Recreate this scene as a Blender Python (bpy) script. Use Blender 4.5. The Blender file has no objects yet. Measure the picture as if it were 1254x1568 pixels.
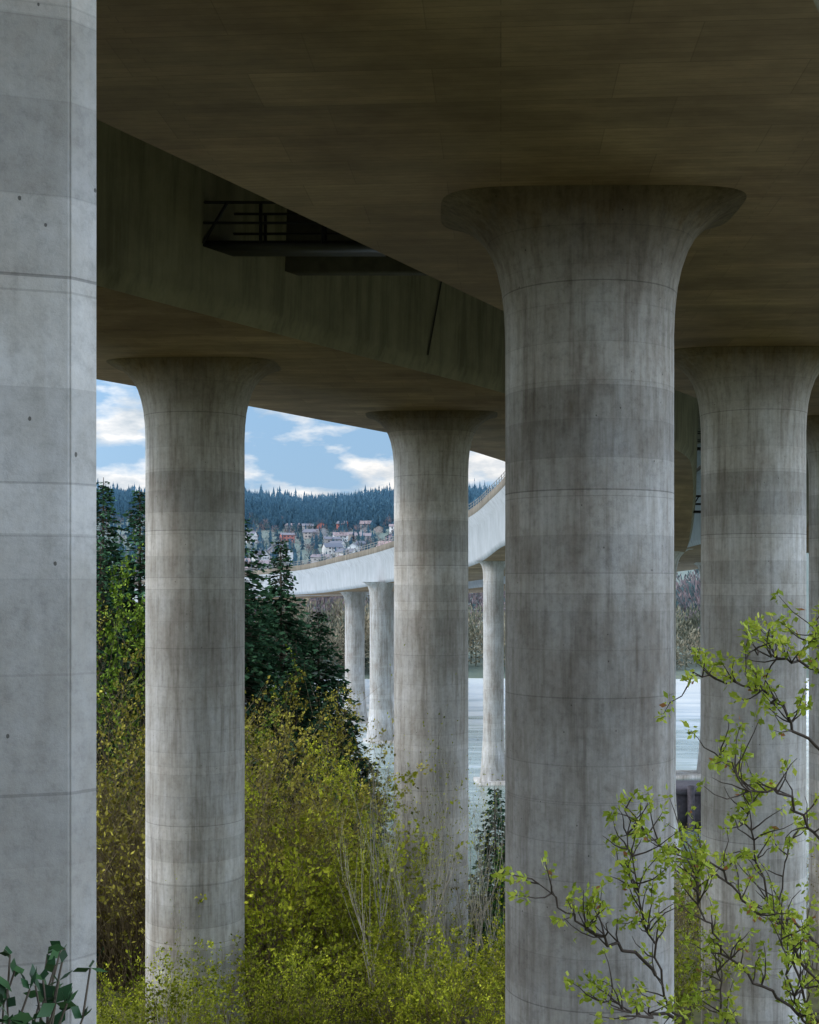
import bpy, math, random
import numpy as np
from mathutils import Vector
R=math.radians
scene=bpy.context.scene
rng=np.random.default_rng(7)
random.seed(7)

# ------------------------------------------------------------------ helpers
def link(o,parent=None):
    scene.collection.objects.link(o)
    if parent: o.parent=parent
    return o
def empty(name,loc=(0,0,0)):
    e=bpy.data.objects.new(name,None); e.location=loc; e.empty_display_size=0.5
    return link(e)
def qmesh(name,V,F,mats,mi=None,tint=None,parent=None,smooth=False,loc=None):
    V=np.asarray(V,dtype=np.float32).reshape(-1,3); F=np.asarray(F,dtype=np.int32).reshape(-1,4)
    me=bpy.data.meshes.new(name)
    me.vertices.add(len(V)); me.vertices.foreach_set("co",V.ravel())
    me.loops.add(F.size); me.loops.foreach_set("vertex_index",F.ravel())
    me.polygons.add(len(F)); me.polygons.foreach_set("loop_start",np.arange(0,F.size,4,dtype=np.int32))
    try: me.polygons.foreach_set("loop_total",np.full(len(F),4,dtype=np.int32))
    except Exception: pass
    for m in (mats if isinstance(mats,(list,tuple)) else [mats]): me.materials.append(m)
    if mi is not None: me.polygons.foreach_set("material_index",np.asarray(mi,dtype=np.int32))
    if tint is not None:
        a=me.attributes.new("tint",'FLOAT','FACE'); a.data.foreach_set("value",np.asarray(tint,dtype=np.float32))
    if smooth: me.polygons.foreach_set("use_smooth",np.ones(len(F),dtype=bool))
    me.update(calc_edges=True)
    me.validate()
    o=bpy.data.objects.new(name,me)
    if loc: o.location=loc
    return link(o,parent)
class MB:
    def __init__(s): s.V=[];s.F=[];s.M=[];s.T=[];s.n=0
    def add(s,V,F,m=0,t=0.5):
        V=np.asarray(V,dtype=float).reshape(-1,3);F=np.asarray(F,dtype=np.int64).reshape(-1,4)
        if len(F)==0: return
        s.V.append(V);s.F.append(F+s.n);s.n+=len(V)
        s.M.append(np.full(len(F),m) if np.isscalar(m) else np.asarray(m))
        s.T.append(np.full(len(F),t) if np.isscalar(t) else np.asarray(t))
    def get(s): return np.concatenate(s.V),np.concatenate(s.F),np.concatenate(s.M),np.concatenate(s.T)
    def build(s,name,mats,parent=None,smooth=False):
        V,F,M,T=s.get(); return qmesh(name,V,F,mats,M,T,parent,smooth)
def box(c,sz,rot=0.0):
    sx,sy,sz_=[a/2 for a in sz]
    P=np.array([[x*sx,y*sy,z*sz_] for z in(-1,1) for x,y in((-1,-1),(1,-1),(1,1),(-1,1))])
    cr,sr=math.cos(rot),math.sin(rot)
    Q=P.copy();Q[:,0]=P[:,0]*cr-P[:,1]*sr;Q[:,1]=P[:,0]*sr+P[:,1]*cr
    F=[[0,3,2,1],[4,5,6,7],[0,1,5,4],[1,2,6,5],[2,3,7,6],[3,0,4,7]]
    return Q+np.array(c),np.array(F)
def tubes(S,sides=4):
    S=np.asarray(S,dtype=float)
    p0=S[:,0:3];p1=S[:,3:6];r0=S[:,6];r1=S[:,7]
    d=p1-p0;d/=np.linalg.norm(d,axis=1,keepdims=True)+1e-9
    a=np.where(np.abs(d[:,2:3])<0.9,np.array([[0,0,1.]]),np.array([[1.,0,0]]))
    u=np.cross(d,a);u/=np.linalg.norm(u,axis=1,keepdims=True)+1e-9;v=np.cross(d,u)
    N=len(S);V=np.zeros((N,2*sides,3))
    for k in range(sides):
        an=2*math.pi*k/sides;w=u*math.cos(an)+v*math.sin(an)
        V[:,k]=p0+w*r0[:,None];V[:,sides+k]=p1+w*r1[:,None]
    F=np.zeros((N,sides,4),dtype=np.int64);b=np.arange(N)*2*sides
    for k in range(sides):
        k2=(k+1)%sides
        F[:,k]=np.stack([b+k,b+k2,b+sides+k2,b+sides+k],1)
    return V.reshape(-1,3),F.reshape(-1,4)
def unit(a): return a/(np.linalg.norm(a,axis=-1,keepdims=True)+1e-9)
def leafq(P,L,W,D=None,rnd=None):
    rnd=rnd or rng
    N=len(P)
    if D is None: D=unit(rnd.normal(size=(N,3)))
    n=unit(rnd.normal(size=(N,3)));s=unit(np.cross(D,n))
    L=np.broadcast_to(L,(N,))[:,None];W=np.broadcast_to(W,(N,))[:,None]
    V=np.stack([P,P+D*L*.5+s*W*.5,P+D*L,P+D*L*.45-s*W*.5],1)
    F=np.arange(4*N).reshape(N,4)
    return V.reshape(-1,3),F

# ------------------------------------------------------------------ materials
def newmat(name):
    m=bpy.data.materials.new(name);m.use_nodes=True;nt=m.node_tree
    b=nt.nodes["Principled BSDF"];return m,nt,b
def N(nt,t,**k):
    n=nt.nodes.new(t)
    for a,v in k.items(): setattr(n,a,v)
    return n
def ramp(nt,fac,stops,interp='LINEAR'):
    r=N(nt,'ShaderNodeValToRGB');r.color_ramp.interpolation=interp
    e=r.color_ramp.elements
    while len(e)<len(stops): e.new(0.5)
    for i,(p,c) in enumerate(stops):
        e[i].position=p;e[i].color=(c[0],c[1],c[2],1) if not np.isscalar(c) else (c,c,c,1)
    nt.links.new(fac,r.inputs[0]);return r.outputs[0]
def mix(nt,a,b,f,mode='MIX'):
    m=N(nt,'ShaderNodeMix',data_type='RGBA',blend_type=mode)
    for s,v in((m.inputs[0],f),(m.inputs[6],a),(m.inputs[7],b)):
        if hasattr(v,'links'): nt.links.new(v,s)
        elif np.isscalar(v): s.default_value=v if s==m.inputs[0] else (v,v,v,1)
        else: s.default_value=(*v,1)
    return m.outputs[2]
def mth(nt,op,a,b=None,c=None):
    m=N(nt,'ShaderNodeMath',operation=op)
    for i,v in enumerate((a,b,c)):
        if v is None: continue
        if hasattr(v,'links'): nt.links.new(v,m.inputs[i])
        else: m.inputs[i].default_value=v
    return m.outputs[0]
def coords(nt,scale=(1,1,1),rot=(0,0,0),kind='Object'):
    tc=N(nt,'ShaderNodeTexCoord');mp=N(nt,'ShaderNodeMapping')
    mp.inputs['Scale'].default_value=scale;mp.inputs['Rotation'].default_value=rot
    nt.links.new(tc.outputs[kind],mp.inputs[0]);return mp.outputs[0]
def noise(nt,vec,scale,detail=4,rough=.55):
    n=N(nt,'ShaderNodeTexNoise');n.inputs['Scale'].default_value=scale
    n.inputs['Detail'].default_value=detail;n.inputs['Roughness'].default_value=rough
    nt.links.new(vec,n.inputs['Vector']);return n.outputs[0]
def bump(nt,b,h,strength=.3,dist=.02):
    n=N(nt,'ShaderNodeBump');n.inputs['Strength'].default_value=strength;n.inputs['Distance'].default_value=dist
    nt.links.new(h,n.inputs['Height']);nt.links.new(n.outputs[0],b.inputs['Normal'])
def grey(nt,v):
    t=N(nt,'ShaderNodeCombineColor')
    for i in range(3): nt.links.new(v,t.inputs[i])
    return t.outputs[0]

def column_mat(name,base,lift=1.75,stain=.5,zoff=0.0,streak=1.0,cap=None,holes=.055,dark=.62,brown=0.0):
    m,nt,b=newmat(name)
    v=coords(nt)
    sep=N(nt,'ShaderNodeSeparateXYZ');nt.links.new(v,sep.inputs[0])
    oi=N(nt,'ShaderNodeObjectInfo')
    z=mth(nt,'ADD',sep.outputs[2],zoff) if cap is None else mth(nt,'ADD',sep.outputs[2],mth(nt,'MULTIPLY',oi.outputs['Random'],1.3))
    def white(q):
        wn=N(nt,'ShaderNodeTexWhiteNoise',noise_dimensions='1D');nt.links.new(q,wn.inputs['W']);return wn.outputs[0]
    def lifttone(h,off,amt):
        q=mth(nt,'FLOOR',mth(nt,'DIVIDE',mth(nt,'ADD',z,off),h))
        return mth(nt,'MULTIPLY_ADD',white(q),amt,1-amt/2)
    tone=mth(nt,'MULTIPLY',lifttone(lift,0,.28),lifttone(lift*.37,.3,.24))
    def seam(h,off,w,a0,a1):
        q=mth(nt,'DIVIDE',mth(nt,'ADD',z,off),h)
        f=mth(nt,'FRACT',mth(nt,'ADD',q,.5))
        d=mth(nt,'ABSOLUTE',mth(nt,'SUBTRACT',f,.5))
        amt=mth(nt,'MULTIPLY_ADD',white(mth(nt,'ADD',mth(nt,'ROUND',q),17.3)),a1-a0,a0)
        return mth(nt,'SUBTRACT',1,mth(nt,'MULTIPLY',mth(nt,'LESS_THAN',d,w/h),amt))
    seams=mth(nt,'MULTIPLY',seam(lift,0,.011,.1,.42),seam(lift*.37,.3,.008,0,.25))
    st=noise(nt,coords(nt,(3.2,3.2,.16)),1.0,5,.7)
    st2=noise(nt,coords(nt,(9,9,.9)),1.0,3,.6)
    big=noise(nt,coords(nt,(.65,.65,.35)),1.0,5,.65)
    fine=noise(nt,v,7,7,.78)
    c=ramp(nt,big,[(.3,[base*dark*k for k in (1.06+brown,.96,.88-brown)]),(.48,[base*.92*k for k in(1.0+brown*.3,.98,.945)]),(.68,[base*1.18*k for k in(.99,1,1.03)])])
    c=mix(nt,c,ramp(nt,st,[(.34,(.46,.42,.38)),(.46,(.86,.84,.82)),(.56,(1.0,1.0,1.0)),(.70,(1.15,1.15,1.17))]),.62*streak,'MULTIPLY')
    c=mix(nt,c,ramp(nt,st2,[(.32,(.72,.70,.67)),(.5,(1.0,1.0,1.0)),(.68,(1.12,1.12,1.13))]),.7*streak,'MULTIPLY')
    c=mix(nt,c,ramp(nt,fine,[(.28,.66),(.5,1.0),(.7,1.15)]),.5+.5*stain,'MULTIPLY')
    c=mix(nt,c,grey(nt,mth(nt,'MULTIPLY',tone,seams)),1.0,'MULTIPLY')
    vo=N(nt,'ShaderNodeTexVoronoi');vo.inputs['Scale'].default_value=4.0;nt.links.new(coords(nt,(1,1,.7),rot=(.3,.4,0)),vo.inputs['Vector'])
    hole=mth(nt,'LESS_THAN',mth(nt,'ADD',vo.outputs['Distance'],mth(nt,'MULTIPLY',fine,.06)),holes+.02)
    c=mix(nt,c,(.04,.035,.03),mth(nt,'MULTIPLY',hole,.75))
    if cap:  # shade under the deck painted into the capital colour, darker brown with height
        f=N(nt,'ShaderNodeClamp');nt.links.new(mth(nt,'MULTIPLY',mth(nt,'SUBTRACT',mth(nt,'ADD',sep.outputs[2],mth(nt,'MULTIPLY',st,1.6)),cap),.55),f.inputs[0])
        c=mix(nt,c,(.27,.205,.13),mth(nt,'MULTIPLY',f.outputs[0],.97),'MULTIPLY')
    nt.links.new(c,b.inputs['Base Color']);b.inputs['Roughness'].default_value=.9
    b.inputs['Specular IOR Level'].default_value=.2
    bump(nt,b,fine,.4,.02)
    return m
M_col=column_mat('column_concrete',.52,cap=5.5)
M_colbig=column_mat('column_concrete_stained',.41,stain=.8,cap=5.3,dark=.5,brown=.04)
M_pillar=column_mat('pillar_concrete',.50,lift=1.777,zoff=-.315,stain=.5,streak=.3,holes=.055,dark=.82)
M_far=column_mat('pier_concrete',.50,lift=3.5,stain=.3,holes=-.1)

def soffit_mat(name,c0,c1):
    m,nt,b=newmat(name)
    v=coords(nt,rot=(0,0,R(4)))
    br=N(nt,'ShaderNodeTexBrick');nt.links.new(v,br.inputs['Vector'])
    br.inputs['Scale'].default_value=1;br.inputs['Brick Width'].default_value=2.4;br.inputs['Row Height'].default_value=1.2
    br.inputs['Mortar Size'].default_value=.007;br.inputs['Color1'].default_value=(.84,.84,.84,1);br.inputs['Color2'].default_value=(1.12,1.12,1.12,1);br.inputs['Mortar'].default_value=(.66,.66,.66,1)
    br.offset=.37
    b2=N(nt,'ShaderNodeTexBrick');nt.links.new(v,b2.inputs['Vector'])
    b2.inputs['Scale'].default_value=1;b2.inputs['Brick Width'].default_value=9.0;b2.inputs['Row Height'].default_value=.15
    b2.inputs['Mortar Size'].default_value=.006;b2.inputs['Color1'].default_value=(.92,.92,.92,1);b2.inputs['Color2'].default_value=(1.08,1.08,1.08,1);b2.inputs['Mortar'].default_value=(.66,.66,.66,1)
    st3=noise(nt,coords(nt,(.2,.6,1),rot=(0,0,R(4))),1.3,6,.75)
    big=noise(nt,v,.22,6,.7)
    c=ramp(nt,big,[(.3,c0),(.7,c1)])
    c=mix(nt,c,br.outputs[0],.8,'MULTIPLY')
    c=mix(nt,c,b2.outputs[0],.8,'MULTIPLY')
    c=mix(nt,c,ramp(nt,st3,[(.35,.7),(.5,1.0),(.66,1.45)]),.7,'MULTIPLY')
    nt.links.new(c,b.inputs['Base Color']);b.inputs['Roughness'].default_value=.85;b.inputs['Specular IOR Level'].default_value=.2
    return m
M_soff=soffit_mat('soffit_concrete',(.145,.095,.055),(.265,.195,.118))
def web_mat(name,c0,c1,k=.7):
    m,nt,b=newmat(name);v=coords(nt)
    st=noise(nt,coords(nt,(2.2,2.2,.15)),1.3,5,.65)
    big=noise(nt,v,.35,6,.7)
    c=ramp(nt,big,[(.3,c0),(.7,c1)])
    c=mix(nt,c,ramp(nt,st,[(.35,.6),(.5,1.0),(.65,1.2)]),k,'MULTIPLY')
    nt.links.new(c,b.inputs['Base Color']);b.inputs['Roughness'].default_value=.9;b.inputs['Specular IOR Level'].default_value=.2
    return m
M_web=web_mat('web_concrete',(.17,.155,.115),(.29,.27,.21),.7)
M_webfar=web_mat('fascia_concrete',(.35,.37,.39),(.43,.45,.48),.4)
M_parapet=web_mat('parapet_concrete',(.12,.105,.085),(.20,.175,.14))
def plain(name,c,rough=.6,metal=0):
    m,nt,b=newmat(name);v=coords(nt)
    cc=ramp(nt,noise(nt,v,3,2,.6),[(.3,[k*.7 for k in c]),(.7,[k*1.2 for k in c])])
    nt.links.new(cc,b.inputs['Base Color']);b.inputs['Roughness'].default_value=rough;b.inputs['Metallic'].default_value=metal
    return m
M_steel=plain('catwalk_steel',(.015,.015,.017),.5,.3)
M_rail=plain('railing_steel',(.25,.24,.22),.5,.3)
M_joint=plain('joint_dark',(.02,.018,.015),.9)
def leafmat(name,stops,trans=.0,rough=.6,var=True):
    m,nt,b=newmat(name)
    a=N(nt,'ShaderNodeAttribute',attribute_name='tint')
    c=ramp(nt,a.outputs['Fac'],stops)
    if var: c=mix(nt,c,ramp(nt,noise(nt,coords(nt),.55,1),[(.3,.5),(.7,1.35)]),.9,'MULTIPLY')
    if trans>0:
        nt.links.new(c,b.inputs['Base Color']);b.inputs['Roughness'].default_value=rough;b.inputs['Specular IOR Level'].default_value=.25
        t=N(nt,'ShaderNodeBsdfTranslucent');nt.links.new(c,t.inputs[0])
        mx=N(nt,'ShaderNodeMixShader');mx.inputs[0].default_value=trans
        nt.links.new(b.outputs[0],mx.inputs[1]);nt.links.new(t.outputs[0],mx.inputs[2])
        nt.links.new(mx.outputs[0],nt.nodes['Material Output'].inputs[0])
    else:
        d=N(nt,'ShaderNodeBsdfDiffuse');nt.links.new(c,d.inputs[0]);nt.links.new(d.outputs[0],nt.nodes['Material Output'].inputs[0])
        nt.nodes.remove(b)
    return m
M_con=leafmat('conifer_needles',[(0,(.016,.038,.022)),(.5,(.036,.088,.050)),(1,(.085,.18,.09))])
M_con2=leafmat('young_fir_needles',[(0,(.02,.07,.02)),(.5,(.06,.17,.04)),(1,(.13,.28,.07))])
M_bark=plain('bark',(.10,.08,.06),.9)
M_twig=leafmat('twigs_brown',[(0,(.08,.06,.04)),(.5,(.20,.16,.10)),(1,(.36,.31,.21))],var=False)
M_pale=leafmat('pale_bark',[(0,(.22,.20,.17)),(.5,(.46,.43,.38)),(1,(.68,.65,.59))],var=False)
M_ygreen=leafmat('budding_leaves',[(0,(.11,.14,.015)),(.5,(.34,.39,.035)),(1,(.64,.66,.07))])
M_olive=leafmat('olive_buds',[(0,(.10,.095,.022)),(.5,(.31,.28,.055)),(1,(.58,.54,.11))])
M_green=leafmat('fresh_leaves',[(0,(.04,.08,.012)),(.5,(.13,.22,.03)),(1,(.34,.44,.07))])
M_fgleaf=leafmat('maple_bud_leaves',[(0,(.16,.22,.02)),(.5,(.38,.48,.05)),(.88,(.66,.72,.11)),(1,(.40,.18,.07))],.4,var=False)
M_fgbark=plain('maple_bark',(.075,.055,.045),.8)
M_laurel=leafmat('laurel_leaves',[(0,(.015,.045,.02)),(.5,(.03,.085,.035)),(1,(.06,.14,.05))],.1,.4,var=False)
M_hillc=leafmat('distant_conifers',[(0,(.05,.105,.15)),(.5,(.07,.15,.215)),(1,(.12,.23,.32))],var=False)  # aerial haze painted into the needle colour as blue
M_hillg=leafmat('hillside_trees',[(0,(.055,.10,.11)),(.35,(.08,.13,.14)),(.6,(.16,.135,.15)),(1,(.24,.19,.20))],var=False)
M_shore=leafmat('shore_trees',[(0,(.09,.11,.085)),(.5,(.19,.19,.14)),(1,(.34,.29,.21))])
M_hwall=leafmat('house_walls',[(0,(.75,.77,.80)),(.25,(.60,.60,.60)),(.3,(.30,.31,.34)),(.6,(.42,.38,.36)),(.85,(.26,.33,.42)),(1,(.48,.20,.18))],var=False)
M_hroof=leafmat('house_roofs',[(0,(.10,.12,.16)),(.5,(.17,.17,.20)),(1,(.30,.22,.22))],var=False)
M_hwin=plain('house_windows',(.06,.07,.10),.3)

# ------------------------------------------------------------------ terrain (river bank falls away; unseen embankment behind the camera raised to block light)
YS=[-1500,-60,-38,-22,-10,0,5,10,20,30,40,52,66,76,84,100,255,268,290,420,700,900,1100,1300,1600,1900,2600,5000]
ZS=[6,6,5.6,3.6,.2,-1.7,-3.1,-5.4,-9.0,-11.6,-13.4,-15.8,-18.0,-19.2,-20.6,-23,-23,-20.0,-17.5,-16.5,-12,8,38,70,104,104,80,60]
def ground_z(x,y):
    x=np.asarray(x,float);y=np.asarray(y,float)
    z=np.interp(y,YS,ZS)
    n=np.sin(x*.31+y*.17)*.25+np.sin(x*.11-y*.23+1)*.35
    far=np.clip((y-700)/600,0,1)
    n2=np.sin(x*.011+y*.004)*5+np.sin(x*.027+1.3)*3
    near=np.clip((y-12)/20,0,1)
    return z+n*near+n2*far
def axis(lo,hi,inner_lo,inner_hi,step,g=1.12):
    a=list(np.arange(inner_lo,inner_hi+.1,step));s=step
    while a[-1]<hi: s*=g;a.append(a[-1]+s)
    s=step
    while a[0]>lo: s*=g;a.insert(0,a[0]-s)
    return np.array(a)
gx=axis(-4000,4000,-60,60,2.5);gy=axis(-1500,5000,-40,300,2.0,1.06)
GX,GY=np.meshgrid(gx,gy);GZ=ground_z(GX,GY)
nx,ny=len(gx),len(gy)
V=np.stack([GX,GY,GZ],-1).reshape(-1,3)
i,j=np.meshgrid(np.arange(nx-1),np.arange(ny-1));b0=(j*nx+i).ravel()
F=np.stack([b0,b0+1,b0+nx+1,b0+nx],1)
m,nt,b=newmat('ground_soil')
v=coords(nt);sep=N(nt,'ShaderNodeSeparateXYZ');nt.links.new(v,sep.inputs[0])
c1=ramp(nt,noise(nt,v,.6,5,.65),[(.3,(.05,.04,.02)),(.5,(.10,.10,.035)),(.7,(.16,.17,.05))])
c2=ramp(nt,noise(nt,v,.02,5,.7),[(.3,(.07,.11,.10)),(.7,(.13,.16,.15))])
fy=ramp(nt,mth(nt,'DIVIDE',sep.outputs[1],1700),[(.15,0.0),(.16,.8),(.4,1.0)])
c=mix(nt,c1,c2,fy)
c=mix(nt,c,(.06,.13,.18),ramp(nt,mth(nt,'DIVIDE',sep.outputs[1],1700),[(.72,0.0),(.8,1.0)]))  # distance haze painted blue on the ridge ground
nt.links.new(c,b.inputs['Base Color']);b.inputs['Roughness'].default_value=.95
qmesh('ground',V,F,m,smooth=True)
# water
m,nt,b=newmat('river_water')
v=coords(nt,(1,.55,1));sep=N(nt,'ShaderNodeSeparateXYZ');nt.links.new(coords(nt),sep.inputs[0])
big=noise(nt,coords(nt,(.025,.14,1)),1.0,5,.7)
f=mth(nt,'ADD',mth(nt,'MULTIPLY_ADD',sep.outputs[1],1/110,-1.1),mth(nt,'MULTIPLY_ADD',big,2.4,-1.2))
c=ramp(nt,f,[(0,(.15,.21,.19)),(.35,(.32,.40,.40)),(.7,(.62,.69,.76)),(1,(.78,.82,.86))])  # sky glare painted into the water colour, whiter with distance
nt.links.new(c,b.inputs['Base Color']);b.inputs['Roughness'].default_value=.14;b.inputs['IOR'].default_value=1.45
bump(nt,b,noise(nt,v,.9,4,.65),.35,.12)
wx=np.linspace(-3000,3000,41);wy=np.linspace(60,288,6)
WX,WY=np.meshgrid(wx,wy);V=np.stack([WX,WY,np.full_like(WX,-20.0)],-1).reshape(-1,3)
i,j=np.meshgrid(np.arange(40),np.arange(5));b0=(j*41+i).ravel()
qmesh('river_water',V,np.stack([b0,b0+1,b0+42,b0+41],1),m)

# ------------------------------------------------------------------ bridge decks
ZD=6.6
def cr(P,n=14):
    P=np.array(P,float);P=np.vstack([2*P[0]-P[1],P,2*P[-1]-P[-2]]);out=[]
    for k in range(1,len(P)-2):
        for t in np.linspace(0,1,n,endpoint=False):
            a,b_,c_,d=P[k-1:k+3]
            out.append(.5*((2*b_)+(-a+c_)*t+(2*a-5*b_+4*c_-d)*t*t+(-a+3*b_-3*c_+d)*t**3))
    out.append(P[-2]);return np.array(out)
Lp=[(-50.9,-34,ZD,11.3),(-28.7,2.7,ZD,11.3),(-7.17,38.3,ZD,11.3),(-.19,49.6,ZD,11.3),(8.3,66,ZD,11.3),(11.9,78,6.0,11.2),(14.0,90,2.0,10.6),(14.6,101,3.6,9.3),
    (13.2,116,3.1,7.4),(10.9,135,1.5,6.1),(2.9,159.5,0,3.9),(-3.7,177,-1.1,2.7),(-12.5,197,-2.0,1.5),(-35,233,-3,0),(-70,278,-6,-2),(-120,330,-9,-5),(-190,380,-12,-8)]
Lc=cr(Lp)
def off(path,o):
    d=np.gradient(path[:,:2],axis=0);d=unit(d)
    q=path.copy();q[:,0]+=d[:,1]*o;q[:,1]-=d[:,0]*o;return q
ids=[k*14 for k in range(4,len(Lp))]
Ro=off(Lc,17.0)
Rp=[(-54.9,-89.5,ZD,11.3),(-27.5,-36.5,ZD,11.3),(-.07,16.5,ZD,11.3),(13.64,43.0,ZD,11.3)]+[tuple(Ro[k]) for k in ids]
Rc=cr(Rp)
HW=4.9
def deck(name,path,oL,oR,parent):
    d=unit(np.gradient(path[:,:2],axis=0));rings=[]
    for k in range(len(path)):
        x,y,b_,t=path[k]
        sec=[(-HW,b_),(HW,b_),(HW+.2,b_+.5),(HW+.3,t-1.0),(oR,t-.05),(oR,t+.7),(oR-.3,t+.7),(oR-.3,t),(-oL+.3,t),(-oL+.3,t+.7),(-oL,t+.7),(-oL,t-.05),(-HW-.3,t-1.0),(-HW-.2,b_+.5)]
        nx_,ny_=d[k,1],-d[k,0]
        rings.append([(x+nx_*o,y+ny_*o,z) for o,z in sec])
    rings=np.array(rings);n=rings.shape[1];V=rings.reshape(-1,3);F=[];M=[]
    for k in range(len(path)-1):
        far=path[k,1]>92
        for s in range(n):
            s2=(s+1)%n
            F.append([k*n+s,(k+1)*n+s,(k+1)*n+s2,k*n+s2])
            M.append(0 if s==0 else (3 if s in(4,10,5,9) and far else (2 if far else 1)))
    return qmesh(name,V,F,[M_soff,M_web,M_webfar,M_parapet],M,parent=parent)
bridge=empty('highway_bridge')
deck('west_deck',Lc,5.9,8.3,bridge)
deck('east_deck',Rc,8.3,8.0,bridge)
def railing(name,path,o,parent):
    q=off(path,o);mb=MB();S=[]
    for k in range(len(q)-1):
        a,b_=q[k],q[k+1]
        if a[1]<60: continue
        for h in(1.0,1.3): S.append([a[0],a[1],a[3]+h,b_[0],b_[1],b_[3]+h,.03,.03])
        n=max(1,int(np.hypot(*(b_-a)[:2])/1.6))
        for t in range(n):
            p=a+(b_-a)*t/n;S.append([p[0],p[1],p[3]+.7,p[0],p[1],p[3]+1.35,.035,.035])
    V,F=tubes(S);mb.add(V,F);mb.build(name,[M_rail],parent)
railing('west_railing',Lc,-5.75,bridge)
# expansion joint: thin dark cover strip standing proud of the inner web, following the actual section
mb=MB()
dd=unit(np.gradient(Lc[:,:2],axis=0))
def webpt(s,o,z):
    ys=Lc[:,1];y0=38.3+s*.855
    k=int(np.searchsorted(ys[:80],y0))-1;t=(y0-ys[k])/(ys[k+1]-ys[k])
    p=Lc[k,:2]*(1-t)+Lc[k+1,:2]*t;d_=unit(dd[k]*(1-t)+dd[k+1]*t)
    return [p[0]+d_[1]*o,p[1]-d_[0]*o,z]
def webstrip(s0,z0,s1,z1,w):
    V=[webpt(s0,HW+.235,z0),webpt(s0+w,HW+.235,z0),webpt(s1+w,HW+.335,z1),webpt(s1,HW+.335,z1)]
    mb.add(V,[[0,1,2,3]])
webstrip(6.4,ZD+.5,7.3,10.3,.085)
mb.build('expansion_joint',[M_joint],bridge)
def catwalk(name,x0,x1,y,z,parent,w=1.0,h=1.15):
    mb=MB()
    V,F=box(((x0+x1)/2,y,z),(x1-x0,w,.14));mb.add(V,F)
    S=[]
    for yy in(y-w/2,y+w/2):
        for hh in(.5,h): S.append([x0,yy,z+hh,x1,yy,z+hh,.035,.035])
        n=max(2,int((x1-x0)/1.3))
        for k in range(n+1):
            xx=x0+(x1-x0)*k/n;S.append([xx,yy,z,xx,yy,z+h+(.9 if k in(0,) else 0),.045,.045])
        S.append([x0,yy,z+h,x0-.3,yy,z-.05,.04,.04])
        S.append([x0+.1,yy,z,x0+.7,yy,z+h,.04,.04])
    V,F=tubes(S);mb.add(V,F)
    return mb.build(name,[M_steel],parent)
catwalk('catwalk',-5.15,-.6,32.4,8.25,bridge,h=1.0)
catwalk('catwalk_far_upper',16.6,25,80,8.1,bridge,h=1.0)
catwalk('catwalk_far_lower',17.6,25,83,4.4,bridge,h=1.0)
mb=MB()
V,F=box((-1.9,35.0,9.4),(7.3,.5,2.3));mb.add(V,F)  # added dark slab standing in for the dark void behind the catwalk
mb.build('dark_void_slab',[plain('void_dark',(.06,.055,.045),.9)],bridge)

# ------------------------------------------------------------------ columns
def column(name,x,y,ztop,zbot,r,mat,rot=0.0,flare=1.85,depth=1.04,sides=64,basefl=False):
    prof=[]
    k=r/1.5
    for dz,f in [(0,1.10),(.006,.97),(.03,.87),(.09,.74),(.19,.60),(.34,.45),(.55,.30),(.80,.19),(1.10,.11),(1.45,.05),(1.85,.015),(2.3,0)]:
        prof.append((ztop+.02-dz*k,f))
    z=ztop-2.8*k
    while z>zbot+1: prof.append((z,0));z-=2.0
    prof.append((zbot,0))
    V=[]
    for zz,f in prof:
        f_=max(0,f)
        rx=r*(1+(flare-1)*f_);ry=r*(1+(depth-1)*f_);e=1-.55*min(1,f_*1.15)
        bf=1.0
        if basefl: bf=1+.35*max(0,1-(zz-zbot-1)/5.5)**1.5
        for s in range(sides):
            a=2*math.pi*s/sides;ca,sa=math.cos(a),math.sin(a)
            px=math.copysign(abs(ca)**e,ca)*rx*bf;py=math.copysign(abs(sa)**e,sa)*ry*bf
            V.append((px*math.cos(rot)-py*math.sin(rot),px*math.sin(rot)+py*math.cos(rot),zz))
    F=[]
    for q in range(len(prof)-1):
        for s in range(sides):
            s2=(s+1)%sides;F.append([q*sides+s,q*sides+s2,(q+1)*sides+s2,(q+1)*sides+s])
    F=np.array(F)[:,::-1]
    return qmesh(name,V,F,mat,smooth=True,loc=(x,y,0))
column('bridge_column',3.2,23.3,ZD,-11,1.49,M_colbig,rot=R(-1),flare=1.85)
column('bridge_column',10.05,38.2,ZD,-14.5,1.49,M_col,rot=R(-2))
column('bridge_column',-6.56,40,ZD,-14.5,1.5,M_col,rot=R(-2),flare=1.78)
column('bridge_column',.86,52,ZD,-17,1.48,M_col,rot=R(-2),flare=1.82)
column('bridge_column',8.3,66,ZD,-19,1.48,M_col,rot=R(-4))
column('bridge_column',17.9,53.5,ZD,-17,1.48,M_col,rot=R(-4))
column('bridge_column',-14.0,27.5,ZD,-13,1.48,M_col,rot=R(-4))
def pier(cx,cy,os_,zt,r,d,cap=True):
    e=empty('river_pier',(0,0,0));n=np.array([d[1],-d[0]])
    for k,o in enumerate(os_):
        p=np.array([cx,cy])+n*o
        c=column(f'leg_{k+1}',p[0],p[1],zt,-21,r,M_far,rot=math.atan2(n[1],n[0]),flare=1.7,sides=32,basefl=True);c.parent=e
    if cap:
        mb=MB();m_=np.array([cx,cy])+n*(sum(os_)/2)
        V,F=box((m_[0],m_[1],-20.0),(abs(os_[1]-os_[0])+3.4,3.6,.7),math.atan2(n[1],n[0]));mb.add(V,F)
        mb.build('pile_cap',[M_far],e)
pier(11.3,130,(-3.0,3.2),2.0,1.02,(-.13,.99))
pier(-1.0,163.5,(-2.8,2.8),-.1,1.35,(-.36,.93))
pier(-6.2,186,(-1.7,3.2),-1.5,1.4,(-.40,.92))
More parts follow.
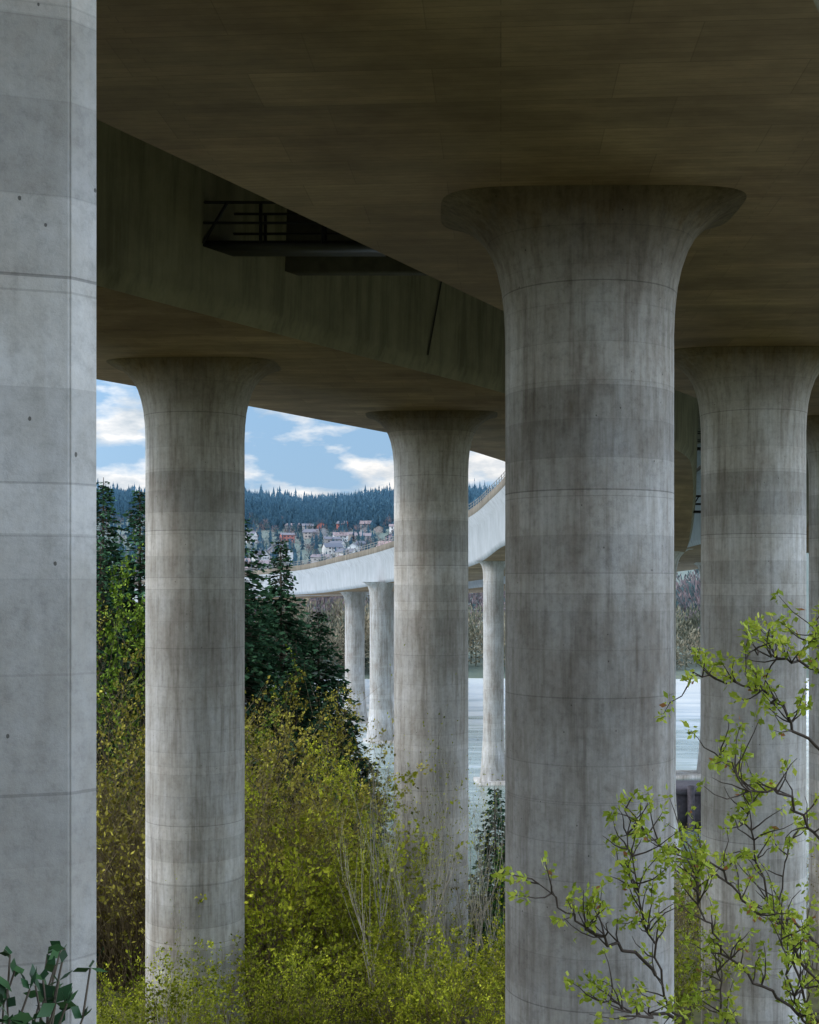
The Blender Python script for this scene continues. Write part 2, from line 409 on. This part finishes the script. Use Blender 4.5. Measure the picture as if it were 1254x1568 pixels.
pier(28.3,134,(-3,3),1.9,1.3,(-.13,.99))
pier(17.6,168,(-3,3),-.3,1.3,(-.36,.93))
pier(14.0,91,(-3,3),2.2,1.5,(.1,.99))
mb=MB()
for s in((19.5,107,-18.4,11,4.5,2.6),(19.5,107,-16.9,11.4,4.9,.4)):
    V,F=box(s[:3],s[3:],R(3));mb.add(V,F)
for k in range(7):
    V,F=tubes([[14.8+k*1.55,104.6,-21,14.8+k*1.55,104.6,-16.4,.3,.3]],8);mb.add(V,F)
mb.build('pier_fender',[plain('fender_concrete',(.10,.09,.11),.9)])

def prism(name,poly,z0,z1,mat):
    me=bpy.data.meshes.new(name);c=np.mean(poly,axis=0);V=[];F=[];n=len(poly)
    for z in(z0,z1):
        for p in poly: V.append((p[0]-c[0],p[1]-c[1],z))
    for k in range(n): F.append([k,(k+1)%n,n+(k+1)%n,n+k])
    F.append(list(range(n))[::-1]);F.append(list(range(n,2*n)))
    me.from_pydata(V,[],F);me.materials.append(mat);o=bpy.data.objects.new(name,me);o.location=(c[0],c[1],0);link(o)
    bv=o.modifiers.new('b','BEVEL');bv.width=.008;bv.segments=2;bv.limit_method='ANGLE';bv.angle_limit=R(15)
    return o
prism('concrete_pillar',[(-4.5,8.3),(-2.352,9.0),(-2.345,9.008),(-2.332,9.006),(-2.20,9.18),(-2.6,10.1),(-3.2,11.2),(-5.1,10.8),(-5.2,10.6),(-4.7,8.45)],-7,ZD,M_pillar)

# ------------------------------------------------------------------ vegetation
def conifer(name,x,y,h,Rr,mat,seed,nb=13,dens=1.0,ex=.72):
    r=np.random.default_rng(seed);z0=float(ground_z(x,y))
    mb=MB();S=[]
    bend=r.normal(size=2)*.012
    for k in range(8):
        a,b_=k/8*h,(k+1)/8*h
        S.append([x+bend[0]*a,y+bend[1]*a,z0+a,x+bend[0]*b_,y+bend[1]*b_,z0+b_,h*.014*(1-k/8)+.02,h*.014*(1-(k+1)/8)+.015])
    V,F=tubes(S,6);mb.add(V,F,1)
    S=[];P=[];D=[];L=[];W=[];T=[]
    nl=int(h*3.2*dens)
    for li in range(nl):
        t=.05+.945*(li/nl)**.95
        lenb=Rr*(1-t)**ex*(.78+.22*math.sin(li*1.7+seed)**2)+.06
        for q in range(nb):
            if r.random()<.06: continue
            az=r.random()*6.283;ll=lenb*r.uniform(.55,1.12);z=z0+t*h+r.uniform(-.18,.18)
            up=.35*t-.14
            d=np.array([math.cos(az),math.sin(az),up]);p0=np.array([x+bend[0]*t*h,y+bend[1]*t*h,z])
            droop=.27*ll
            n=max(3,int(ll/.24));tone=r.uniform(.1,.7)
            for s in range(1,n+1):
                u=s/n
                p=p0+d*ll*u+np.array([0,0,-droop*u*u*1.2+ .12*ll*max(0,u-.7)])
                if s==n: S.append([*p0,*p,.02,.006])
                if u<.3 and ll>1.5: continue
                side=np.array([-d[1],d[0],0])
                w=min(.75,.32+.4*(1-u)*ll*.4)*(1 if ll>.8 else .6)
                for sg in(-1,1):
                    dv=unit(side*sg*r.uniform(.3,1)+d*r.uniform(.5,1.1)+np.array([0,0,r.uniform(-.6,.0)]))
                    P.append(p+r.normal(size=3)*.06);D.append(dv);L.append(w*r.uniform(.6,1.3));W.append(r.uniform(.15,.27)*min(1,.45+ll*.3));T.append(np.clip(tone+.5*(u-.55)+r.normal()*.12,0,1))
    P=np.array(P);V,F=leafq(P,np.array(L),np.array(W),np.array(D),r);mb.add(V,F,0,np.array(T))
    V,F=tubes(S,3);mb.add(V,F,1)
    return mb.build(name,[mat,M_bark])
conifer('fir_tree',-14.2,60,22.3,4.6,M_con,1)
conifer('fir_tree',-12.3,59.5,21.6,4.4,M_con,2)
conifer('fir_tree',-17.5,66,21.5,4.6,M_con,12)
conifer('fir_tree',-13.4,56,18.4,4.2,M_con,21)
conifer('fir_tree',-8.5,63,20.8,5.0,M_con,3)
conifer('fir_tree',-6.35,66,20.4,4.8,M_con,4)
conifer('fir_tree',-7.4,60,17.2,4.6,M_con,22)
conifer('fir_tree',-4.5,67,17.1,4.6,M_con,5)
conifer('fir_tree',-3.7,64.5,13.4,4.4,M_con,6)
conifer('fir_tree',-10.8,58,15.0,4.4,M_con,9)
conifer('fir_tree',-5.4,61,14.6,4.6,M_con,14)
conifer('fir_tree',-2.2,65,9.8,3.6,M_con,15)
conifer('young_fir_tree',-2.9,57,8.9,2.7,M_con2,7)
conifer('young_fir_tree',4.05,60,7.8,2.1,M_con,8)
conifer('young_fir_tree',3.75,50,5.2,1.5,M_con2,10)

def grow(r,p,d,L,rad,lv,maxlv,S,LP,LD,spread=.75,up=.25,childs=(5,5,4),wander=.13,step=.35):
    n=max(3,int(L/step));sl=L/n;p=np.array(p,float);d=unit(np.array(d,float))
    nc=childs[min(lv,len(childs)-1)] if lv<maxlv else 0
    at=set(r.integers(int(n*.25),n+1,size=nc)) if nc and n>1 else set()
    for k in range(n):
        d=unit(d+r.normal(size=3)*wander+np.array([0,0,up*.12]))
        q=p+d*sl;a,b_=rad*(1-k/n*.8),rad*(1-(k+1)/n*.8)
        S.append([*p,*q,a,b_,lv]);p=q
        if k+1 in at or (lv<maxlv and r.random()<.15):
            az=unit(r.normal(size=3));cd=unit(d+az*spread+np.array([0,0,up*.4]))
            grow(r,p,cd,L*r.uniform(.35,.6),max(.005,b_*.6),lv+1,maxlv,S,LP,LD,spread,up,childs,wander,step*.8)
        if lv>=maxlv-1: LP.append(p.copy());LD.append(d.copy())
def plantdata(seed,stems,h,rad,maxlv,lean,leaves,ll,lw,clump=1,**k):
    r=np.random.default_rng(seed);S=[];LP=[];LD=[]
    for s in range(stems):
        az=r.random()*6.283;ln=r.uniform(.2,1)*lean
        grow(r,(math.cos(az)*.25*(stems>1),math.sin(az)*.25*(stems>1),-.2),(math.cos(az)*ln,math.sin(az)*ln,1),h*r.uniform(.65,1),rad*r.uniform(.6,1),0,maxlv,S,LP,LD,**k)
    S=np.array(S);LP=np.array(LP);LD=np.array(LD)
    nc=leaves//clump
    ci=r.integers(0,len(LP),size=nc);idx=np.repeat(ci,clump);leaves=len(idx)
    P=LP[idx]+r.normal(size=(leaves,3))*.06;D=unit(LD[idx]+r.normal(size=(leaves,3))*.8)
    sz=r.uniform(.6,1.3,size=leaves)
    V1,F1=tubes(S[:,:8],3);T1=np.repeat(np.clip(.3+.2*S[:,8]+r.normal(size=len(S))*.1,0,1),3)
    V2,F2=leafq(P,ll*sz,lw*sz,D,r);T2=np.clip(np.repeat(r.beta(2,2,size=nc),clump)*.8+r.random(leaves)*.3-.05,0,1)
    return (V1,F1,T1,V2,F2,T2)
def place(mb,pd,x,y,s=1,rot=0,z=None,tsh=0.0,keep=1.0,sz=None):
    V1,F1,T1,V2,F2,T2=pd;z=float(ground_z(x,y)) if z is None else z
    c,s_=math.cos(rot),math.sin(rot);sz=sz or s
    def tf(V): return np.stack([(V[:,0]*c-V[:,1]*s_)*s+x,(V[:,0]*s_+V[:,1]*c)*s+y,V[:,2]*sz+z],1)
    mb.add(tf(V1),F1,1,T1)
    n=int(len(F2)*keep)
    mb.add(tf(V2[:4*n]),F2[:n],0,np.clip(T2[:n]+tsh,0,1))
shr=[plantdata(100+k,8,4.2,.032,2,.55,1700,.125,.08,clump=3,childs=(6,5,0),step=.4) for k in range(4)]
twg=[plantdata(200+k,9,5.5,.032,2,.35,620,.115,.07,clump=3,childs=(8,6,0),step=.45,up=.5) for k in range(3)]
tre=[plantdata(300+k,2,10.5,.11,3,.22,5200,.12,.075,clump=4,childs=(11,6,4),step=.55,spread=.8,up=.35) for k in range(3)]
rr=np.random.default_rng(55)
mb=MB()
for k in range(44):
    x=rr.uniform(-9.5,8.0);y=rr.uniform(33,39)
    place(mb,shr[k%4],x,y,rr.uniform(.45,.78),rr.random()*6.28,tsh=rr.uniform(-.3,.25))
for k in range(11):
    x=rr.uniform(-5,-1.0);y=rr.uniform(41,47)
    place(mb,shr[k%4],x,y,rr.uniform(.9,1.4),rr.random()*6.28,tsh=rr.uniform(-.2,.2))
mb.build('budding_shrubs',[M_ygreen,M_twig])
mb=MB()
for k in range(50):
    x=rr.uniform(-16,-3);y=rr.uniform(43,56)
    place(mb,twg[k%3],x,y,rr.uniform(.9,1.6),rr.random()*6.28)
for k in range(44):
    x=rr.uniform(-3,18);y=rr.uniform(42,66)
    if -3<x<4.5 and y>50: continue
    place(mb,twg[k%3],x,y,rr.uniform(.5,.85),rr.random()*6.28)
for k in range(36):
    x=rr.uniform(-14,20);y=rr.uniform(62,78)
    place(mb,twg[k%3],x,y,rr.uniform(.35,.65),rr.random()*6.28,keep=.7)
mb.build('twiggy_thicket',[M_olive,M_twig])
for (x,y,s,rt,sh,kp,mt) in [(-5.2,50,1.03,0,.1,1,M_olive),(-3.6,52,.88,2,.12,1,M_olive),(-6.2,54,.95,4,0,1,M_olive),(-2.6,48.5,.70,1,.15,1,M_ygreen),(-4.2,47.5,.8,5,.05,.8,M_ygreen),
            (-10.6,47,1.15,2.5,0,.6,M_olive),(-12,50,1.2,.5,0,.6,M_olive),(9.6,47,.62,3,0,1,M_olive),(-1.0,48,.42,1,0,1,M_ygreen),(-1.6,55,.62,2,0,.8,M_olive)]:
    mb=MB();place(mb,tre[int(rt)%3],x,y,s,rt,tsh=sh,keep=kp);mb.build('budding_tree',[mt,M_twig])
for (x,y,s,rt) in [(-11.3,52,1.38,1.0),(-10.2,53,1.15,2.0)]:
    mb=MB();place(mb,tre[int(rt)%3],x,y,s,rt,tsh=0);place(mb,tre[int(rt)%3],x,y,s*.98,rt+2,tsh=0);mb.build('alder_tree',[M_green,M_bark])
sap=[plantdata(400+k,1,7.8,.046,2,.06,70,.09,.05,childs=(9,4,0),step=.45,spread=.34,up=.9,wander=.09) for k in range(5)]
mb=MB()
for k in range(26):
    x=-1.0+k*.155+rr.uniform(-.2,.2);y=rr.uniform(38.5,43)
    place(mb,sap[k%5],x,y,rr.uniform(.7,1.15),rr.random()*6.28)
mb.build('bare_saplings',[M_ygreen,M_pale])
mb=MB();place(mb,sap[1],-6.3,33,.62,1);place(mb,sap[2],-5.9,33.5,.5,3);mb.build('bare_saplings',[M_ygreen,M_pale])

# ------------------------------------------------------------------ foreground maple (right)
r=np.random.default_rng(31)
S=[];LP=[];LD=[]
def poly(pts,r0,r1):
    P=cr(pts,6);n=len(P)
    P=P+r.normal(size=P.shape)*.014
    for k in range(n-1):
        a=r0+(r1-r0)*k/n;b_=r0+(r1-r0)*(k+1)/n;S.append([*P[k],*P[k+1],a,b_])
    return P
def twigs(P,n,L,t0=.2):
    for k in range(n):
        q=int(len(P)*r.uniform(t0,.99));p=P[min(q,len(P)-1)];t=unit(P[min(q+1,len(P)-1)]-P[max(q-1,0)])
        d=unit(t*.6+unit(r.normal(size=3))*.8+np.array([-.05,0,.25]));l=L*r.uniform(.4,1.1);m_=4;pp=p.copy()
        for s in range(m_):
            d=unit(d+r.normal(size=3)*.22+np.array([0,0,.08]));qn=pp+d*l/m_
            S.append([*pp,*qn,.0042*(1-s/m_)+.0018,.0042*(1-(s+1)/m_)+.0015]);pp=qn
            if s>0 and r.random()<.5: LP.append(pp.copy());LD.append(d.copy())
        LP.append(pp.copy());LD.append(d.copy())
gz=float(ground_z(2.9,8.3))
trunk=poly([(2.75,8.6,gz-.3),(2.8,8.5,gz+1),(2.72,8.3,-2.9),(2.78,8.2,-1.9),(2.75,8.1,-.9),(2.62,8.0,-.35)],.04,.010)
br=[[(2.72,8.4,-3.3),(1.95,8.1,-2.95),(1.62,8.0,-2.65),(1.47,7.9,-2.2),(1.34,7.8,-1.8),(1.30,7.8,-1.36)],
[(1.52,8,-2.4),(1.20,7.8,-2.15),(.98,7.7,-2.0),(.78,7.6,-1.78)],
[(2.75,8.3,-2.5),(2.45,8.2,-2.15),(2.10,8.0,-2.0),(1.85,8.0,-1.75),(1.55,7.9,-1.6),(1.36,7.8,-1.45)],
[(2.78,8.2,-1.9),(2.5,8.0,-1.6),(2.3,7.9,-1.3),(2.05,7.9,-1.25),(1.84,7.8,-1.02)],
[(2.75,8.1,-1.2),(2.4,8.0,-.95),(2.22,7.9,-.72),(1.98,7.8,-.62),(1.68,7.8,-.56)],
[(2.7,8.1,-.7),(2.45,8.0,-.52),(2.2,7.9,-.46),(2.02,7.8,-.4)],
[(2.75,8.3,-2.9),(2.3,8.1,-2.6),(1.95,7.9,-2.3),(1.75,7.8,-1.95),(1.7,7.8,-1.7)],
[(2.75,8.3,-2.7),(2.5,8.5,-2.4),(2.2,8.4,-1.7),(2.15,8.3,-1.3)],
[(2.6,8.0,-.4),(2.5,7.9,-.35),(2.35,7.8,-.36)],
[(2.75,8.4,-3.1),(2.5,8.2,-2.8),(2.35,8.1,-2.5),(2.3,8.0,-2.1)],
[(1.62,8.0,-2.65),(1.35,7.7,-2.55),(1.15,7.6,-2.45)],
[(2.72,8.4,-3.4),(2.3,8.2,-3.1),(1.95,8.1,-2.7),(1.9,8.0,-2.35)],
[(2.72,8.4,-3.2),(2.6,8.6,-2.7),(2.45,8.6,-2.2),(2.5,8.6,-1.7)]]
for k,pts in enumerate(br):
    P=poly(pts,.012,.0032);ln=np.sum(np.linalg.norm(np.diff(P,axis=0),axis=1))
    twigs(P,int(ln*14)+4,.32,.25)
twigs(trunk,34,.5,.35)
mb=MB();V,F=tubes(S,5);mb.add(V,F,1)
LP=np.array(LP);LD=np.array(LD);P=[];D=[];L=[];T=[]
for p,d in zip(LP,LD):
    if r.random()<.2: continue
    k=r.integers(5,12);tt=r.uniform(.3,.8)
    for q in range(k):
        P.append(p+r.normal(size=3)*.018);D.append(unit(d*.4+r.normal(size=3)*.7+np.array([0,0,-.3])));L.append(r.uniform(.025,.06))
        T.append(np.clip(tt+r.normal()*.14,0,.9) if r.random()>.02 else 1.0)
V,F=leafq(np.array(P),np.array(L),np.array(L)*.55,np.array(D),r);mb.add(V,F,0,np.array(T))
mb.build('budding_maple_tree',[M_fgleaf,M_fgbark])
r=np.random.default_rng(8)
S=[];P=[];D=[];L=[];T=[]
gz=float(ground_z(-1.75,5))
for k in range(48):
    ex=r.uniform(-1.85,-1.26)
    p=np.array([-1.75+r.normal()*.1,5.1+r.normal()*.15,gz]);top=np.array([ex,5+r.normal()*.25,r.uniform(-1.8,-1.5)+(.16 if k%7==0 else 0)])
    n=9
    for s in range(n):
        q=p+(top-p)/(n-s)+r.normal(size=3)*.015;S.append([*p,*q,.005,.004]);p=q
        if s>3:
            for w in range(3):
                P.append(p.copy());D.append(unit(r.normal(size=3)+np.array([0,0,.3])));L.append(r.uniform(.05,.10));T.append(r.uniform(0,1))
mb=MB();V,F=tubes(S,4);mb.add(V,F,1);V,F=leafq(np.array(P),np.array(L),np.array(L)*.6,np.array(D),r);mb.add(V,F,0,np.array(T))
mb.build('laurel_shrub',[M_laurel,M_bark])

# ------------------------------------------------------------------ distant land
r=np.random.default_rng(77)
def conemass(name,X,Y,H,mat,tint,k=10):
    mb=MB();n=len(X);Z=ground_z(X,Y)
    for q in range(k):
        t=q/k;az=r.random(n)*6.283;rad=H*.26*(1-t)**.8
        z=Z+H*(t*.95)
        c,s=np.cos(az),np.sin(az);w=rad*r.uniform(.7,1.3,n)
        p=np.stack([X,Y,z],1);u=np.stack([c,s,np.zeros(n)],1)*w[:,None]
        up=np.zeros((n,3));up[:,2]=H*.20
        V=np.stack([p-u-up*.35,p-u*.1-up*.2,p+u-up*.35,p+up],1)
        mb.add(V.reshape(-1,3),np.arange(4*n).reshape(n,4),0,np.clip(tint+r.normal(size=n)*.08,0,1))
    return mb.build(name,[mat])
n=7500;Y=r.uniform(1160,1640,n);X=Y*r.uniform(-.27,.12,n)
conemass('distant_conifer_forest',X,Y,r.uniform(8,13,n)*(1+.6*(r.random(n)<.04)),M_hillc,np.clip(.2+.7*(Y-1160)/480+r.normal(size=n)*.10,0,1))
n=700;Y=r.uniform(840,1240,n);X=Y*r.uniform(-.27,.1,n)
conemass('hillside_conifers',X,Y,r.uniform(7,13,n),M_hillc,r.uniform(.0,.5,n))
def puffs(name,X,Y,H,mat,tint,k=160,q=.9,low=.5):
    mb=MB();Z=ground_z(X,Y)
    for x,y,z,h,t in zip(X,Y,Z,H,tint):
        d=unit(r.normal(size=(k,3)))*(r.random((k,1))**.4);lob=r.normal(size=(5,3))*.35
        P=d*.6+lob[r.integers(0,5,k)]
        P=P*np.array([h*.30,h*.30,h*.42])+np.array([x,y,z+h*low])
        D=unit(np.stack([P[:,0]-x,P[:,1]-y,P[:,2]-z-h*.15],1)+r.normal(size=(k,3))*h*.12)
        V,F=leafq(P,r.uniform(.5,1.2,k)*q*h*.10,r.uniform(.3,.6,k)*q*h*.05,D,r);mb.add(V,F,0,np.clip(t+r.normal(size=k)*.15,0,1))
        V,F=tubes([[x,y,z-1,x,y,z+h*.6,h*.012,h*.005]],3);mb.add(V,F,0,.3)
    return mb.build(name,[mat])
n=720;Y=r.uniform(800,1200,n);X=Y*r.uniform(-.26,.09,n)
puffs('hillside_trees',X,Y,r.uniform(7,12,n),M_hillg,r.uniform(0,.9,n),k=70,q=1.7)
n=280;Y=r.uniform(320,620,n);X=Y*r.uniform(-.26,.23,n)
puffs('riverside_woods',X,Y,r.uniform(15,22,n),M_hillg,r.uniform(.3,.9,n),k=260,q=1.2,low=.45)
n=210;Y=r.uniform(274,300,n);X=r.uniform(-60,80,n)
puffs('far_shore_trees',X,Y,r.uniform(7,17,n),M_shore,r.uniform(.1,1,n),k=420,q=.9,low=.42)
mb=MB()
for row in range(14):
    yy=850+row*25
    xx=-.2*yy+r.uniform(0,12)
    while xx<.09*yy:
        if r.random()<.46:
            w,d,h=r.uniform(8,14),r.uniform(7,10),r.uniform(4,6.5);rt=r.uniform(-.5,.5)+(1.57 if r.random()<.3 else 0)
            x,y=xx,yy+r.uniform(-11,11);z=float(ground_z(x,y));tn=r.random()*.93 if r.random()<.93 else 1.0;c,s=math.cos(rt),math.sin(rt)
            def T(pts):
                pts=np.array(pts,float);return np.stack([pts[:,0]*c-pts[:,1]*s+x,pts[:,0]*s+pts[:,1]*c+y,pts[:,2]+z],1)
            W,D_,e=w/2,d/2,.6;rh=h+r.uniform(1.8,3.0)
            Vv=[(-W,-D_,-3),(W,-D_,-3),(W,D_,-3),(-W,D_,-3),(-W,-D_,h),(W,-D_,h),(W,D_,h),(-W,D_,h),(W,0,h),(W,0,rh-.1),(-W,0,h),(-W,0,rh-.1)]
            mb.add(T(Vv),[[0,1,5,4],[1,2,6,5],[2,3,7,6],[3,0,4,7],[5,8,6,9],[7,10,4,11]],0,tn)
            ed=h-e*(rh-h)/D_
            mb.add(T([(-W-e,-D_-e,ed),(W+e,-D_-e,ed),(W+e,0,rh),(-W-e,0,rh),(W+e,D_+e,ed),(-W-e,D_+e,ed)]),[[0,1,2,3],[3,2,4,5]],1,r.random())
            for wx_ in(-.6,-.1,.5):
                for wz in([1.0,3.6] if h>4.9 else [1.2]):
                    mb.add(T([(W*wx_,-D_-.06,wz),(W*wx_+1.4,-D_-.06,wz),(W*wx_+1.4,-D_-.06,wz+1.2),(W*wx_,-D_-.06,wz+1.2)]),[[0,1,2,3]],2,.5)
                    mb.add(T([(W+.06,D_*wx_,wz),(W+.06,D_*wx_+1.2,wz),(W+.06,D_*wx_+1.2,wz+1.2),(W+.06,D_*wx_,wz+1.2)]),[[0,1,2,3]],2,.5)
        xx+=r.uniform(14,26)
mb.build('hillside_houses',[M_hwall,M_hroof,M_hwin])

# ------------------------------------------------------------------ light and sky
SUN_EL,SUN_AZ=R(34),R(-100)
sd=Vector((math.sin(SUN_AZ)*math.cos(SUN_EL),math.cos(SUN_AZ)*math.cos(SUN_EL),math.sin(SUN_EL)))
L=bpy.data.lights.new('sun','SUN');L.energy=1.45;L.angle=R(12);L.color=(1,.94,.85)
so=bpy.data.objects.new('sun',L);so.rotation_euler=sd.to_track_quat('Z','Y').to_euler();link(so)
w=bpy.data.worlds.new("World");scene.world=w;w.use_nodes=True;nt=w.node_tree
bg=nt.nodes['Background'];bg.inputs[1].default_value=.12
sky=N(nt,'ShaderNodeTexSky',sky_type='NISHITA');sky.sun_disc=False;sky.sun_elevation=SUN_EL;sky.sun_rotation=SUN_AZ;sky.air_density=1.0;sky.dust_density=1.0
tc=N(nt,'ShaderNodeTexCoord');mp=N(nt,'ShaderNodeMapping');mp.inputs['Scale'].default_value=(1,1,2.8);mp.inputs['Location'].default_value=(.35,0,.12)
nt.links.new(tc.outputs['Generated'],mp.inputs[0])
n1=noise(nt,mp.outputs[0],8.5,6,.55);n2=noise(nt,mp.outputs[0],15,5,.6)
cov=ramp(nt,n1,[(.44,0.0),(.54,1.0)])
cc=ramp(nt,n2,[(.32,(4.0,4.8,5.7)),(.46,(6.2,6.7,7.3)),(.57,(8.7,8.8,8.9))])
sp=N(nt,'ShaderNodeSeparateXYZ');nt.links.new(tc.outputs['Generated'],sp.inputs[0])
g=mth(nt,'MULTIPLY_ADD',mth(nt,'SUBTRACT',1.0,mth(nt,'POWER',mth(nt,'ABSOLUTE',sp.outputs[1]),2.0)),2.35,1.0)  # added sky boost at the sides and overhead, to light the columns
skyc=mix(nt,sky.outputs[0],(2.3,4.3,7.2),.72)
c=mix(nt,skyc,cc,cov)
c=mix(nt,c,(1.04,1.0,.95),1.0,'MULTIPLY')
c=mix(nt,c,grey(nt,g),1.0,'MULTIPLY')
nt.links.new(c,bg.inputs[0])

# ------------------------------------------------------------------ camera
cd=bpy.data.cameras.new('camera');cd.sensor_fit='VERTICAL';cd.sensor_height=24;cd.lens=24*2000/1568
cd.shift_y=106/1568;cd.clip_end=9000;cd.clip_start=.05
co=bpy.data.objects.new('camera',cd);co.location=(0,0,0);co.rotation_euler=(R(90),0,0);link(co)
scene.camera=co
scene.view_settings.view_transform='Standard';scene.view_settings.look='None';scene.view_settings.exposure=0
